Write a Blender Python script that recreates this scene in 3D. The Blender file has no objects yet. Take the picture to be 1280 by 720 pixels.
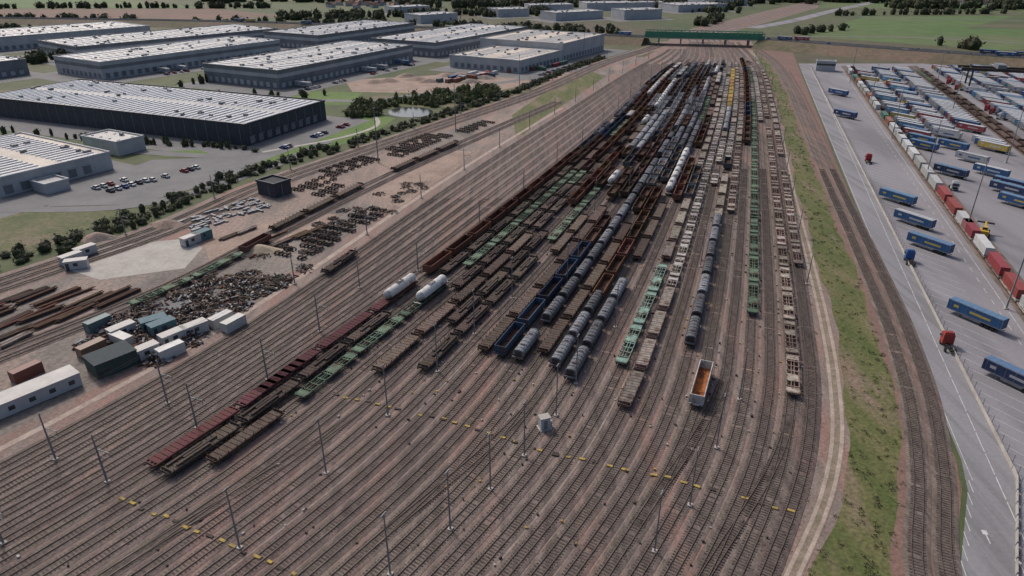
import bpy, math, random
import numpy as np
random.seed(7); rng=np.random.default_rng(7)
R=math.radians
scene=bpy.context.scene
COL=scene.collection

# ------------------------------------------------------------------ materials
def M(name,c1,c2=None,scale=1.0,rough=.85,detail=3,rand=0.0,stretch=None,rot=0,metal=0,c3=None,big=.02,fine=0,fscale=3.0,lo=.35,hi=.65,c3lo=.48,c3hi=.62,spec=.3):
    m=bpy.data.materials.new(name); m.use_nodes=True
    nt=m.node_tree; N=nt.nodes; Lk=nt.links
    b=N['Principled BSDF']; b.inputs['Roughness'].default_value=rough; b.inputs['Metallic'].default_value=metal; b.inputs['Specular IOR Level'].default_value=spec
    tc=N.new('ShaderNodeTexCoord'); mp=N.new('ShaderNodeMapping')
    Lk.new(tc.outputs['Object'],mp.inputs['Vector'])
    mp.inputs['Rotation'].default_value=(0,0,rot)
    if stretch: mp.inputs['Scale'].default_value=stretch
    def ramp(fac,a,bb,l,h):
        r=N.new('ShaderNodeValToRGB'); r.color_ramp.elements[0].position=l; r.color_ramp.elements[1].position=h
        r.color_ramp.elements[0].color=(*a,1); r.color_ramp.elements[1].color=(*bb,1)
        Lk.new(fac,r.inputs['Fac']); return r.outputs['Color']
    def noise(sc,vec=None,d=detail):
        n=N.new('ShaderNodeTexNoise'); n.inputs['Scale'].default_value=sc; n.inputs['Detail'].default_value=d
        n.inputs['Roughness'].default_value=.65
        Lk.new(vec or mp.outputs['Vector'],n.inputs['Vector']); return n.outputs['Fac']
    if c2 is None: c2=tuple(x*.8 for x in c1)
    col=ramp(noise(scale),c1,c2,lo,hi)
    if c3:
        f=ramp(noise(big,d=3),(0,0,0),(1,1,1),c3lo,c3hi)
        mx=N.new('ShaderNodeMix'); mx.data_type='RGBA'; Lk.new(f,mx.inputs[0]); Lk.new(col,mx.inputs[6]); mx.inputs[7].default_value=(*c3,1)
        col=mx.outputs[2]
    if fine:
        f=ramp(noise(fscale,tc.outputs['Object'],2),(1-fine,)*3,(1+fine,)*3,.3,.7)
        mx=N.new('ShaderNodeMix'); mx.data_type='RGBA'; mx.blend_type='MULTIPLY'; mx.inputs[0].default_value=1
        Lk.new(col,mx.inputs[6]); Lk.new(f,mx.inputs[7]); col=mx.outputs[2]
    if rand:
        oi=N.new('ShaderNodeObjectInfo'); mr=N.new('ShaderNodeMapRange')
        mr.inputs['To Min'].default_value=1-rand; mr.inputs['To Max'].default_value=1+rand
        Lk.new(oi.outputs['Random'],mr.inputs['Value'])
        h=N.new('ShaderNodeHueSaturation'); Lk.new(mr.outputs['Result'],h.inputs['Value'])
        mr2=N.new('ShaderNodeMapRange'); mr2.inputs['To Min'].default_value=.5-rand*.06; mr2.inputs['To Max'].default_value=.5+rand*.06
        ml=N.new('ShaderNodeMath'); ml.operation='FRACT'; mm=N.new('ShaderNodeMath'); mm.operation='MULTIPLY'; mm.inputs[1].default_value=7.3
        Lk.new(oi.outputs['Random'],mm.inputs[0]); Lk.new(mm.outputs[0],ml.inputs[0]); Lk.new(ml.outputs[0],mr2.inputs['Value'])
        Lk.new(mr2.outputs['Result'],h.inputs['Hue']); Lk.new(col,h.inputs['Color']); col=h.outputs['Color']
    Lk.new(col,b.inputs['Base Color'])
    return m

RA=R(22)
m_field=M('field_ground',(.065,.09,.035),(.105,.11,.055),.004,c3=(.10,.08,.055),big=.0016,fine=.2,fscale=.08)
m_yard=M('yard_gravel',(.168,.130,.112),(.25,.195,.17),.35,stretch=(1,.06,1),rot=RA,c3=(.27,.15,.118),big=.09,fine=.28,fscale=1.6,c3lo=.45,c3hi=.7)
m_ball=M('track_ballast',(.098,.077,.067),(.18,.14,.12),.6,stretch=(1,.05,1),rot=RA,c3=(.23,.135,.108),big=.10,fine=.3,fscale=2.2,c3lo=.52,c3hi=.78,rand=.2)
m_sleeper=M('sleeper_wood',(.055,.042,.036),(.12,.10,.085),.5,fine=.3,fscale=2)
m_rail=M('rail_steel',(.095,.066,.052),(.16,.122,.10),.3,rough=.6,metal=.25)
m_ind=M('industrial_gravel',(.135,.118,.104),(.25,.21,.182),.06,stretch=(1,.3,1),rot=RA,c3=(.29,.21,.17),big=.03,fine=.3,fscale=.9)
m_earth=M('bare_earth',(.34,.25,.20),(.25,.18,.14),.12,fine=.2,fscale=1)
m_grassb=M('green_grass',(.08,.145,.03),(.12,.18,.045),.05,fine=.25,fscale=.5)
m_grassd=M('rough_grass',(.07,.09,.03),(.12,.12,.055),.06,c3=(.16,.13,.08),big=.05,fine=.3,fscale=.7)
m_weed=M('weedy_grass',(.075,.095,.026),(.14,.13,.055),.16,stretch=(1,.22,1),rot=RA,c3=(.21,.15,.11),big=.12,fine=.35,fscale=1.3,c3lo=.53,c3hi=.70)
m_red=M('red_gravel',(.215,.125,.10),(.165,.11,.088),.3,stretch=(1,.12,1),rot=RA,fine=.25,fscale=1.5)
m_asph=M('grey_asphalt',(.225,.215,.228),(.27,.258,.27),.08,stretch=(1,.2,1),rot=RA,c3=(.18,.172,.182),big=.05,fine=.08,fscale=1.5)
m_asph2=M('dark_asphalt',(.15,.148,.15),(.19,.185,.183),.08,fine=.08,fscale=1)
m_conc=M('concrete_slab',(.43,.40,.36),(.35,.32,.285),.2,fine=.1,fscale=1)
m_path=M('dusty_track',(.42,.34,.285),(.31,.24,.195),.3,fine=.18,fscale=1.5)
m_trough=M('cable_trough_concrete',(.29,.235,.20),(.21,.165,.14),.3,fine=.2,fscale=1.5)
m_white=M('white_paint',(.62,.62,.60),(.40,.40,.39),.8)
m_yel=M('yellow_paint',(.48,.33,.07),(.24,.18,.07),.9)
m_steel=M('galvanised_steel',(.25,.255,.265),(.18,.185,.19),.5,rough=.6,metal=.2)
m_dark=M('dark_underframe',(.035,.03,.027),(.07,.05,.04),1.2,rough=.8)
m_black=M('dark_cladding',(.034,.041,.055),(.048,.056,.072),.3,rough=.5)
m_clad=M('pale_cladding',(.44,.45,.46),(.36,.37,.38),.1,rough=.5)
m_gclad=M('grey_cladding',(.20,.21,.225),(.15,.16,.17),.1,rough=.5)
m_roofw=M('pale_roof',(.54,.51,.47),(.36,.345,.325),.03,stretch=(.3,1,1),fine=.12,fscale=.3,rough=.6)
m_roofb=M('beige_roof',(.60,.53,.44),(.46,.40,.34),.03,fine=.08,fscale=.3,rough=.7)
m_roofg=M('grey_roof',(.38,.37,.36),(.29,.285,.28),.03,stretch=(.3,1,1),fine=.12,fscale=.3,rough=.6)
m_sky=M('skylight_glass',(.70,.71,.72),(.52,.54,.56),.3,rough=.3)
m_glass=M('window_glass',(.03,.04,.05),(.05,.06,.07),.3,rough=.15,spec=.5)
m_green=M('green_steel',(.05,.19,.12),(.07,.25,.16),.1,rough=.5)
m_leaf1=M('leaf_dark',(.034,.044,.02),(.055,.062,.03),.2)
m_leaf2=M('leaf_mid',(.06,.08,.028),(.09,.10,.04),.2)
m_leaf3=M('leaf_brown',(.115,.09,.062),(.15,.12,.085),.2)
m_leaf4=M('leaf_fresh',(.10,.145,.035),(.13,.17,.045),.2)
m_water=M('pond_water',(.05,.06,.05),(.06,.07,.06),.1,rough=.12,spec=.5)

# ------------------------------------------------------------------ mesh builder
class MB:
    def __init__(s): s.v=[];s.f=[];s.m=[]
    def add(s,vs,fs,mi=0):
        o=len(s.v); s.v+=vs; s.f+=[tuple(i+o for i in f) for f in fs]; s.m+=[mi]*len(fs)
    def box(s,x,y,z,sx,sy,sz,mi=0,rz=0,tx=1,ty=1,rx=0,ry=0):
        """centre x,y ; z = underside"""
        vs=[]
        for zz,ax,ay in((0,1,1),(sz,tx,ty)):
            for a,b in((-1,-1),(1,-1),(1,1),(-1,1)):
                vs.append([a*sx/2*ax,b*sy/2*ay,zz])
        if ry:
            c,n=math.cos(ry),math.sin(ry); vs=[[p[0]*c+p[2]*n,p[1],-p[0]*n+p[2]*c] for p in vs]
        if rx:
            c,n=math.cos(rx),math.sin(rx); vs=[[p[0],p[1]*c-p[2]*n,p[1]*n+p[2]*c] for p in vs]
        c,n=math.cos(rz),math.sin(rz)
        vs=[(x+p[0]*c-p[1]*n,y+p[0]*n+p[1]*c,z+p[2]) for p in vs]
        s.add(vs,[(0,3,2,1),(4,5,6,7),(0,1,5,4),(1,2,6,5),(2,3,7,6),(3,0,4,7)],mi)
    def cyl(s,x,y,z,r,l,axis='z',n=10,mi=0,r2=None,rings=None):
        r2=r if r2 is None else r2
        rings=rings or [(-l/2,r),(l/2,r2)]
        vs=[]
        for t,rr in rings:
            for k in range(n):
                a=2*math.pi*k/n; p,q=rr*math.cos(a),rr*math.sin(a)
                vs.append({'z':(x+p,y+q,z+t),'y':(x+p,y+t,z+q),'x':(x+t,y+p,z+q)}[axis])
        fs=[tuple(range(n))[::-1],tuple(range((len(rings)-1)*n,len(rings)*n))]
        for j in range(len(rings)-1):
            for k in range(n):
                k2=(k+1)%n; fs.append((j*n+k,j*n+k2,(j+1)*n+k2,(j+1)*n+k))
        s.add(vs,fs,mi)
    def mesh(s,name,mats):
        me=bpy.data.meshes.new(name); me.from_pydata(s.v,[],s.f)
        for m in mats: me.materials.append(m)
        me.polygons.foreach_set('material_index',s.m); me.update(); return me
    def obj(s,name,mats,parent=None,loc=(0,0,0),rz=0):
        return put(s.mesh(name,mats),name,loc,rz,parent)
def put(me,name,loc=(0,0,0),rz=0,parent=None,scale=None):
    o=bpy.data.objects.new(name,me); COL.objects.link(o); o.location=loc; o.rotation_euler=(0,0,rz)
    if parent: o.parent=parent
    if scale: o.scale=scale
    return o
def empty(name,loc,rz=0):
    o=bpy.data.objects.new(name,None); COL.objects.link(o); o.location=loc; o.rotation_euler=(0,0,rz); o.empty_display_size=1; return o

def smooth_f(pts):
    """pts: list of (Y,X) -> smooth function X(Y), linear beyond ends"""
    ys=np.array([p[0] for p in pts],float); xs=np.array([p[1] for p in pts],float)
    d=np.gradient(xs,ys)
    def f(y):
        y=np.asarray(y,float); i=np.clip(np.searchsorted(ys,y)-1,0,len(ys)-2)
        h=ys[i+1]-ys[i]; t=(y-ys[i])/h; tc=np.clip(t,0,1)
        r=(2*tc**3-3*tc**2+1)*xs[i]+(tc**3-2*tc**2+tc)*h*d[i]+(-2*tc**3+3*tc**2)*xs[i+1]+(tc**3-tc**2)*h*d[i+1]
        r=r+np.where(t>1,(t-1)*h*d[i+1],0)+np.where(t<0,t*h*d[i],0)
        return r
    return f
def polygon(name,pts,z,mat):
    me=bpy.data.meshes.new(name); me.from_pydata([(x,y,z) for x,y in pts],[],[tuple(range(len(pts)))])
    me.materials.append(mat); me.update()
    import bmesh
    bm=bmesh.new(); bm.from_mesh(me); bmesh.ops.triangulate(bm,faces=bm.faces[:])
    for f in bm.faces:
        f.normal_update()
        if f.normal.z<0: f.normal_flip()
    bm.to_mesh(me); bm.free(); return put(me,name)
def band(name,fa,fb,y0,y1,z,mat,step=6):
    ys=np.arange(y0,y1+step,step); n=len(ys); a=fa(ys); b=fb(ys)
    v=[(float(a[i]),float(ys[i]),z) for i in range(n)]+[(float(b[i]),float(ys[i]),z) for i in range(n)]
    f=[(i,n+i,n+i+1,i+1) for i in range(n-1)]
    me=bpy.data.meshes.new(name); me.from_pydata(v,[],f); me.materials.append(mat); me.update(); return put(me,name)
def catmull(pts,n=8):
    P=[np.array(p,float) for p in pts]; P=[2*P[0]-P[1]]+P+[2*P[-1]-P[-2]]; out=[]
    for i in range(1,len(P)-2):
        for k in range(n):
            t=k/n; a,b,c,d=P[i-1:i+3]
            out.append(.5*((2*b)+(-a+c)*t+(2*a-5*b+4*c-d)*t*t+(-a+3*b-3*c+d)*t**3))
    out.append(P[-2]); return np.array(out)
def ribbon(name,pts,w,z,mat,off=0):
    c=catmull(pts); t=np.gradient(c,axis=0); t/=np.linalg.norm(t,axis=1)[:,None]; nrm=np.stack([t[:,1],-t[:,0]],1)
    a=c+nrm*(off-w/2); b=c+nrm*(off+w/2); n=len(c)
    v=[(x,y,z) for x,y in a]+[(x,y,z) for x,y in b]; f=[(i,n+i,n+i+1,i+1) for i in range(n-1)]
    me=bpy.data.meshes.new(name); me.from_pydata([tuple(map(float,q)) for q in v],[],f); me.materials.append(mat); me.update(); return put(me,name)

# ------------------------------------------------------------------ terrain
g=120; xs=np.linspace(-6000,6000,g); ys=np.linspace(-3000,9000,g)
V=[];F=[]
for y in ys:
    for x in xs:
        d=max(0,math.hypot(x,y)-1900); V.append((x,y,(1-math.exp(-d/1500))*(90+35*math.sin(x*.0017+1)+25*math.sin(y*.0021+x*.0009))))
for j in range(g-1):
    for i in range(g-1): F.append((j*g+i,j*g+i+1,(j+1)*g+i+1,(j+1)*g+i))
me=bpy.data.meshes.new('terrain'); me.from_pydata(V,[],F); me.materials.append(m_field); me.update(); put(me,'terrain')

# ------------------------------------------------------------------ railway alignment (metres)
fL=smooth_f([(0,-142),(40,-107),(76.7,-79.8),(97,-66.3),(146,-41.5),(192,-19.7),(238,0),(368,51.7),(539,113),(640,155),(735,181),(780,194)])
fR=smooth_f([(0,-22),(40,9),(73.6,34),(98.9,49.6),(119,58.9),(154,71),(208,88),(304.6,118),(432,157),(558.7,193),(650,213),(735,228),(780,238)])
fM=smooth_f([(0,-170),(40,-137),(76.7,-110),(103,-93),(140,-73),(180,-57),(223,-42),(304,-12),(408,30),(579,100),(680,145),(780,180)])
fR1=smooth_f([(0,40),(50,56),(73.6,62),(94.6,73.2),(113.5,82),(145.8,93.8),(195,108.4),(258.4,126.3),(349.8,152.4),(488,192.3),(611,223),(700,237),(780,252)])
fMain=smooth_f([(0,-290),(100,-200),(177.9,-148),(215.5,-124.5),(263.5,-106),(318.5,-75.8),(387,-36),(445,-2),(625,84),(700,128),(780,170)])
fS=smooth_f([(60,-175),(138,-121.3),(172.6,-99.3),(215.5,-81.2),(274,-56.5),(326,-31),(387,0),(450,33)])
fPath=smooth_f([(0,-20),(40,18),(73.6,42.5),(88.7,53.5),(103.4,61.9),(125,70.7),(154,80.3),(189,90.6),(248.7,107.6),(367.6,143.5),(521,188),(625,214),(700,232)])
fRoadL=lambda y: 75.4+.316*(np.asarray(y,float)-73.6)-np.clip(95-np.asarray(y,float),0,99)*.35
fBar=lambda y: fRoadL(y)+8.6
fTrm=lambda y: 134.7+.325*(np.asarray(y,float)-158.3)
def off(f,d): return lambda y: f(y)+d

band('yard_ground',off(fM,-10),off(fPath,6),-40,790,.02,m_yard,8)
band('industrial_ground',off(fMain,-5),off(fM,-9),20,640,.025,m_ind,8)
band('main_line_gravel',off(fMain,-5),off(fMain,17),20,760,.04,m_yard,8)
wob=lambda y: 1.3*np.sin(np.asarray(y,float)*.09)+.8*np.sin(np.asarray(y,float)*.31)
band('weedy_verge',lambda y:fPath(y)+2.3+wob(y)*.5,lambda y:fR1(y)-3.6+wob(y+40)*.5,-20,700,.035,m_weed,4)
band('red_gravel_strip',off(fR1,-5.2),off(fRoadL,-1),-20,720,.03,m_red,8)
band('grass_verge',lambda y:fR1(y)+7,lambda y:np.maximum(fRoadL(y)-1.2,fR1(y)+7.1),-20,300,.045,m_weed,8)
for s in(-.95,.95): band('dirt_track',off(fPath,s-.38),off(fPath,s+.38),-20,690,.06,m_path,5)
band('dirt_track_bed',off(fPath,-1.6),off(fPath,1.6),-20,690,.05,M('dirt_bed',(.26,.205,.155),(.17,.145,.095),.3,fine=.25,fscale=1.3),8)
band('access_road',fRoadL,off(fBar,0),-20,600,.06,M('road_asphalt',(.215,.21,.218),(.26,.25,.26),.1,stretch=(1,.05,1),rot=RA,c3=(.18,.175,.18),big=.3,fine=.09,fscale=1.5),8)
band('terminal_asphalt',off(fBar,0),off(fTrm,150),-20,600,.05,m_asph,8)
polygon('weedy_ground',[(2,352),(6,352),(14,385),(40,450),(72,540),(62,562),(44,530),(22,470),(0,400)],.045,m_weed)

# ------------------------------------------------------------------ tracks
tk=0
def build_track(f,y0,y1,sl_end=290,name='railway_track',bed=True):
    global tk; tk+=1; dz=(tk%9)*.004
    ys=np.arange(y0,y1+.1,3.0); x=f(ys); dx=np.gradient(x,ys); ln=np.sqrt(1+dx**2)
    nx,ny=1/ln,-dx/ln
    V=[];F=[];Mi=[]
    def strip(o1,z1,o2,z2,mi):
        b=len(V); n=len(ys)
        for o,z in((o1,z1),(o2,z2)):
            for i in range(n): V.append((x[i]+nx[i]*o,ys[i]+ny[i]*o,z+dz))
        for i in range(n-1): F.append((b+i,b+n+i,b+n+i+1,b+i+1)); Mi.append(mi)
    if bed:
        strip(-1.95,.045,-1.45,.12,0); strip(-1.45,.12,1.45,.12,0); strip(1.45,.12,1.95,.045,0)
    for c in(-.75,.75):
        w=.055
        strip(c-w,.17,c-w,.32,2); strip(c-w,.32,c+w,.32,2); strip(c+w,.32,c+w,.17,2)
    yy=y0
    while yy<min(y1,sl_end):
        X=float(f(yy)); D=(float(f(yy+.5))-float(f(yy-.5))); l=math.hypot(1,D); tx,ty=D/l,1/l
        if random.random()<.96:
            hw=.13; hl=1.26+random.uniform(-.05,.05)
            b=len(V)
            for zz in(.11,.19):
                for a,c in((-1,-1),(1,-1),(1,1),(-1,1)):
                    V.append((X+ty*hl*a+tx*hw*c,yy-tx*hl*a+ty*hw*c,zz+dz))
            for q in((4,5,6,7),(0,1,5,4),(1,2,6,5),(2,3,7,6),(3,0,4,7)): F.append(tuple(b+k for k in q)); Mi.append(1)
        yy+=.62/l
    me=bpy.data.meshes.new(name); me.from_pydata([tuple(map(float,v)) for v in V],[],F)
    for m in(m_ball,m_sleeper,m_rail): me.materials.append(m)
    me.polygons.foreach_set('material_index',Mi); me.update(); return put(me,name)
def ss(t): t=np.clip(t,0,1); return t*t*(3-2*t)
def trk(i):
    def base(y,k): return fL(y)+(fR(y)-fL(y))*k/23
    if i==24: return lambda y: fR(y)+4.4
    if i%2==0: return lambda y: base(y,i)
    return lambda y: base(y,i-ss((np.asarray(y,float)-560)/80))
TR=[trk(i) for i in range(25)]
for i in range(25): build_track(TR[i],8,(760 if i%2==0 else 642))
for j in range(1,8): 
    build_track(lambda y,j=j: fM(y)+(fL(y)-fM(y))*(j-.5)/7.5,30,700 if j%2 else 600,250)
for d,y0 in((-.3,8),(4.3,8)): build_track(off(fR1,d),y0,700)
for d in(0,5,10): build_track(off(fMain,d),120,740,250)
build_track(fS,100,440,250); build_track(off(fS,5),100,440,250)
for i,ya in((4,72),(11,76),(19,84),(1,100),(22,66)):
    build_track(lambda y,i=i,ya=ya: fL(y)+(fR(y)-fL(y))*(i+ss((np.asarray(y,float)-ya)/48))/23,ya,ya+48,bed=False,name='turnout_track')
for i,w_ in((-.5,.7),(7.5,.45),(15.5,.45)):
    band('cable_trough',lambda y,i=i,w_=w_:fL(y)+(fR(y)-fL(y))*i/23-w_/2,lambda y,i=i,w_=w_:fL(y)+(fR(y)-fL(y))*i/23+w_/2,20,560,.095,m_trough,6)
band('service_path',off(fM,-5.5),off(fM,-3.6),90,420,.06,m_path,6)

# ------------------------------------------------------------------ wagons
def wheels(mb,x):
    for dx in(-.9,.9):
        for y in(-.75,.75): mb.cyl(x+dx,y,.46,.46,.13,'y',10,0)
        mb.box(x+dx,0,.38,.16,1.5,.16,0)
    for y in(-1.0,1.0): mb.box(x,y,.42,2.5,.14,.3,0,tx=.7)
    mb.box(x,0,.6,.5,2.0,.25,0)
def ends(mb,L):
    for s in(-1,1):
        mb.box(s*(L/2-.12),0,.8,.24,2.7,.42,1)
        for y in(-.88,.88): mb.cyl(s*(L/2+.25),y,1.02,.12,.5,'x',8,0); mb.cyl(s*(L/2+.5),y,1.02,.24,.07,'x',8,0)
def flat(L,stakes=True,load=False):
    mb=MB(); wheels(mb,-L/2+2.6); wheels(mb,L/2-2.6); ends(mb,L)
    for y in(-1.36,1.36): mb.box(0,y,.85,L-.5,.14,.38,1)
    for y in(-.4,.4): mb.box(0,y,.7,L-.5,.16,.4,0)
    n=int(L/1.15)
    for k in range(n):
        x=-L/2+.6+(L-1.2)*(k+.5)/n; mb.box(x,0,1.18,(L-1.2)/n-.14,2.56,.08+.02*(k%2),2)
    if stakes:
        for k in range(int(L/2)):
            x=-L/2+1+2*k
            for y in(-1.38,1.38): mb.box(x,y,1.0,.12,.1,.75,1)
        for s in(-1,1): mb.box(s*(L/2-.4),0,1.25,.1,2.6,.5,1)
    if load:
        for k in range(3): mb.box(random.uniform(-L/4,L/4),(k-1)*.75,1.29,L*.45,.5,.35,1)
    return mb
def skel(L):
    mb=MB(); wheels(mb,-L/2+2.4); wheels(mb,L/2-2.4)
    if L>17: wheels(mb,0)
    ends(mb,L)
    for y in(-1.3,1.3): mb.box(0,y,.82,L-.5,.16,.36,1)
    for y in(-.3,.3): mb.box(0,y,.74,L-.5,.14,.42,1)
    n=int(L/2.1)
    for k in range(n+1):
        x=-L/2+.5+(L-1)*k/n; mb.box(x,0,.95,.3,2.45,.2,1)
        for y in(-1.3,1.3): mb.box(x,y,1.18,.3,.24,.16,2)
    for s in(-1,1): mb.box(s*(L/2-1.2),0,1.14,1.7,2.5,.06,2)
    mb.box(L*.12,0,1.14,L*.18,2.3,.06,2)
    return mb
def gond(L,h=1.75):
    mb=MB(); wheels(mb,-L/2+2.4); wheels(mb,L/2-2.4); ends(mb,L); l=L-.9
    mb.box(0,0,.95,l,2.7,.2,2)
    for y in(-1.38,1.38):
        mb.box(0,y,1.0,l,.09,h,1); mb.box(0,y,1.0+h,l+.12,.18,.12,1); mb.box(0,y,.9,l,.2,.22,1)
        n=int(l/1.4)
        for k in range(n+1): mb.box(-l/2+l*k/n,y+(.09 if y>0 else -.09),1.0,.13,.1,h-.02,1)
    for s in(-1,1):
        mb.box(s*l/2,0,1.0,.1,2.66,h-.005,1); mb.box(s*l/2,0,1.0+h+.003,.18,2.58,.12,1)
        for y in(-.8,0,.8): mb.box(s*(l/2+.09),y,1.0,.09,.12,h-.1,1)
    for k in range(6):
        mb.box(random.uniform(-l/2+1.2,l/2-1.2),random.uniform(-.8,.8),1.16,random.uniform(.8,2.2),random.uniform(.4,1),random.uniform(.05,.4),2,random.uniform(0,3),.4,.4)
    return mb
def hood(L):
    mb=MB(); wheels(mb,-L/2+2.4); wheels(mb,L/2-2.4); ends(mb,L); l=L-1.2
    mb.box(0,0,.9,L-.6,2.6,.25,0)
    prof=[(-1.3,1.2),(-1.3,1.9),(-1.12,2.4),(-.7,2.72),(0,2.85),(.7,2.72),(1.12,2.4),(1.3,1.9),(1.3,1.2)]
    seg=int(l/1.5); xs_=[]
    for k in range(seg):
        a=-l/2+l*k/seg; b=-l/2+l*(k+1)/seg; xs_+=[(a,1.04),(a+.14,1.04),(a+.22,.97),(b-.02,.97)]
    xs_.append((l/2,1.04)); n=len(prof)
    v=[(x,y*s,1.2+(z-1.2)*s) for x,s in xs_ for y,z in prof]; f=[]
    for i in range(len(xs_)-1):
        for k in range(n-1): f.append((i*n+k,(i+1)*n+k,(i+1)*n+k+1,i*n+k+1))
    f.append(tuple(range(n))); f.append(tuple(range((len(xs_)-1)*n,len(xs_)*n))[::-1]); mb.add(v,f,1)
    for s in(-1,1): mb.box(s*(l/2+.08),0,1.25,.12,1.6,1.2,2)
    for x in(-l/4,l/4): mb.box(x,0,2.8,.5,.9,.12,2)
    return mb
def tank(L):
    mb=MB(); wheels(mb,-L/2+2.3); wheels(mb,L/2-2.3); ends(mb,L); l=L-1.6; r=1.35
    mb.box(0,0,.85,L-.6,1.2,.3,0)
    mb.cyl(0,0,2.5,r,l,'x',20,1,rings=[(-l/2,.25),(-l/2+.12,.8),(-l/2+.4,1.15),(-l/2+.8,r),(-.05,r),(0,r+.03),(.05,r),(l/2-.8,r),(l/2-.4,1.15),(l/2-.12,.8),(l/2,.25)])
    mb.cyl(0,0,3.95,.35,.35,'z',10,1); mb.box(0,0,3.86,2.6,1.0,.06,2)
    for s in(-1,1):
        for y in(-1.1,1.1): mb.box(s*(L/2-2.3),y*.7,1.1,.5,.35,.7,0)
        mb.box(s*(L/2-.5),1.2,1.1,.08,.08,1.0,0)
    for y in(-.48,.48): mb.box(0,y,4.2,2.6,.05,.05,2)
    return mb
def hopper(L):
    mb=MB(); wheels(mb,-L/2+2.2); wheels(mb,L/2-2.2); ends(mb,L); l=L-2.2
    for y in(-1.3,1.3): mb.box(0,y,.85,L-.5,.14,.3,0)
    for s in(-1,1):
        vs=[(-l/2,s*1.4,3.2),(l/2,s*1.4,3.2),(l/2-.9,s*1.4,1.9),(-l/2+.9,s*1.4,1.9),(l/2-1.8,s*.8,1.0),(-l/2+1.8,s*.8,1.0)]
        mb.add(vs,[(0,3,2,1) if s<0 else (0,1,2,3),(3,5,4,2) if s<0 else (2,4,5,3)],1)
        mb.box(0,s*1.42,3.12,l+.1,.14,.16,1)
        for k in range(int(l/1.3)+1): mb.box(-l/2+l*k/int(l/1.3),s*1.46,1.95,.12,.09,1.2,1)
        mb.add([(s*l/2,-1.4,3.2),(s*l/2,1.4,3.2),(s*(l/2-.9),1.4,1.9),(s*(l/2-1.8),.8,1.0),(s*(l/2-1.8),-.8,1.0),(s*(l/2-.9),-1.4,1.9)],[(0,1,2,3,4,5)],1)
        mb.box(s*(l/2),0,3.123,.14,2.7,.16,1)
    mb.box(0,0,1.6,l-2,2.6,.5,2,0,1,1); mb.box(0,0,2.1,l-2.6,2.2,.35,2,0,.7,.3)
    for x in(-l/4,l/4): mb.box(x,0,2.9,.12,2.7,.14,1)
    return mb
def van(L):
    mb=MB(); wheels(mb,-L/2+2.4); wheels(mb,L/2-2.4); ends(mb,L); l=L-1
    mb.box(0,0,.95,l,2.75,2.2,1); mb.box(0,0,3.15,l+.1,2.8,.35,2,tx=.99,ty=.55)
    n=int(l/1.6)
    for k in range(n+1):
        for y in(-1.41,1.41): mb.box(-l/2+l*k/n,y,1.0,.1,.07,2.1,1)
    for y in(-1.42,1.42): mb.box(0,y,1.1,3.4,.06,1.9,2)
    return mb
def W(c,c2=None,rand=.35): 
    return M('wagon_paint',c,c2 or tuple(x*.55+.02 for x in c),.8,rough=.85,rand=rand,c3=(.10,.06,.042),big=.55,c3lo=.5,c3hi=.72,fine=.2,fscale=4,spec=.15)
P={'maroon':W((.14,.045,.05)),'brown':W((.12,.07,.052)),'dkbrown':W((.07,.052,.045)),'green':W((.12,.18,.12)),'teal':W((.24,.36,.29),rand=.2),
 'beige':W((.33,.285,.24)),'pink':W((.25,.165,.14)),'rust':W((.18,.08,.042)),'rust2':W((.13,.068,.045)),'orange':W((.42,.13,.03),(.30,.09,.03),.1),
 'grey':W((.19,.195,.21),(.13,.133,.142),.5),'silver':W((.38,.38,.39),(.28,.28,.285),.35),'white':W((.62,.61,.58),(.48,.47,.45),.1),'blue':W((.05,.08,.14)),'wood':W((.14,.105,.085)),'dwood':W((.09,.07,.058)),
 'pgrey':W((.40,.38,.36),(.30,.285,.27)),'inner':W((.10,.058,.04),(.06,.038,.03)),'innero':W((.38,.14,.045),(.24,.09,.035),.1),'yellow':W((.42,.26,.06))}
KIND={}
def kind(k,nm,fn,L,*mats): KIND[k]=(nm,fn(L).mesh(nm,[m_dark]+list(mats)),L+1.15)
kind('flat_maroon','flat_wagon',lambda L:flat(L,False),19.5,P['maroon'],P['maroon'])
kind('flat_brown','flat_wagon',lambda L:flat(L,True),17,P['brown'],P['wood'])
kind('flat_dark','flat_wagon',lambda L:flat(L,True,True),16,P['dkbrown'],P['dwood'])
kind('flat_pale','flat_wagon',lambda L:flat(L,True),14,P['pink'],P['beige'])
kind('skel_green','container_wagon',skel,18.5,P['green'],P['green'])
kind('skel_teal','container_wagon',skel,18.5,P['teal'],P['teal'])
kind('skel_beige','container_wagon',skel,14,P['beige'],P['pgrey'])
kind('skel_pink','container_wagon',skel,16,P['pink'],P['beige'])
kind('gond_rust','open_wagon',gond,13,P['rust'],P['inner'])
kind('gond_brown','open_wagon',lambda L:gond(L,1.4),12.5,P['rust2'],P['inner'])
kind('gond_grey','open_wagon',lambda L:gond(L,1.5),12.5,P['grey'],P['inner'])
kind('gond_orange','open_wagon',lambda L:gond(L,2.0),15,P['pgrey'],P['innero'])
kind('gond_blue','open_wagon',gond,13,P['blue'],P['inner'])
kind('hopper_b','hopper_wagon',hopper,12.5,P['rust2'],P['inner'])
kind('hopper_g','hopper_wagon',hopper,12.5,P['silver'],P['inner'])
kind('hood_grey','hooded_coil_wagon',hood,12,P['grey'],P['dkbrown'])
kind('hood_white','hooded_coil_wagon',hood,14,P['silver'],P['grey'])
kind('tank_white','tank_wagon',tank,15,P['white'],P['grey'])
kind('tank_grey','tank_wagon',tank,13,P['silver'],P['grey'])
kind('van','covered_wagon',van,14,P['brown'],P['pgrey'])
kind('yel','flat_wagon',lambda L:flat(L,False),13,P['yellow'],P['yellow'])
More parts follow.
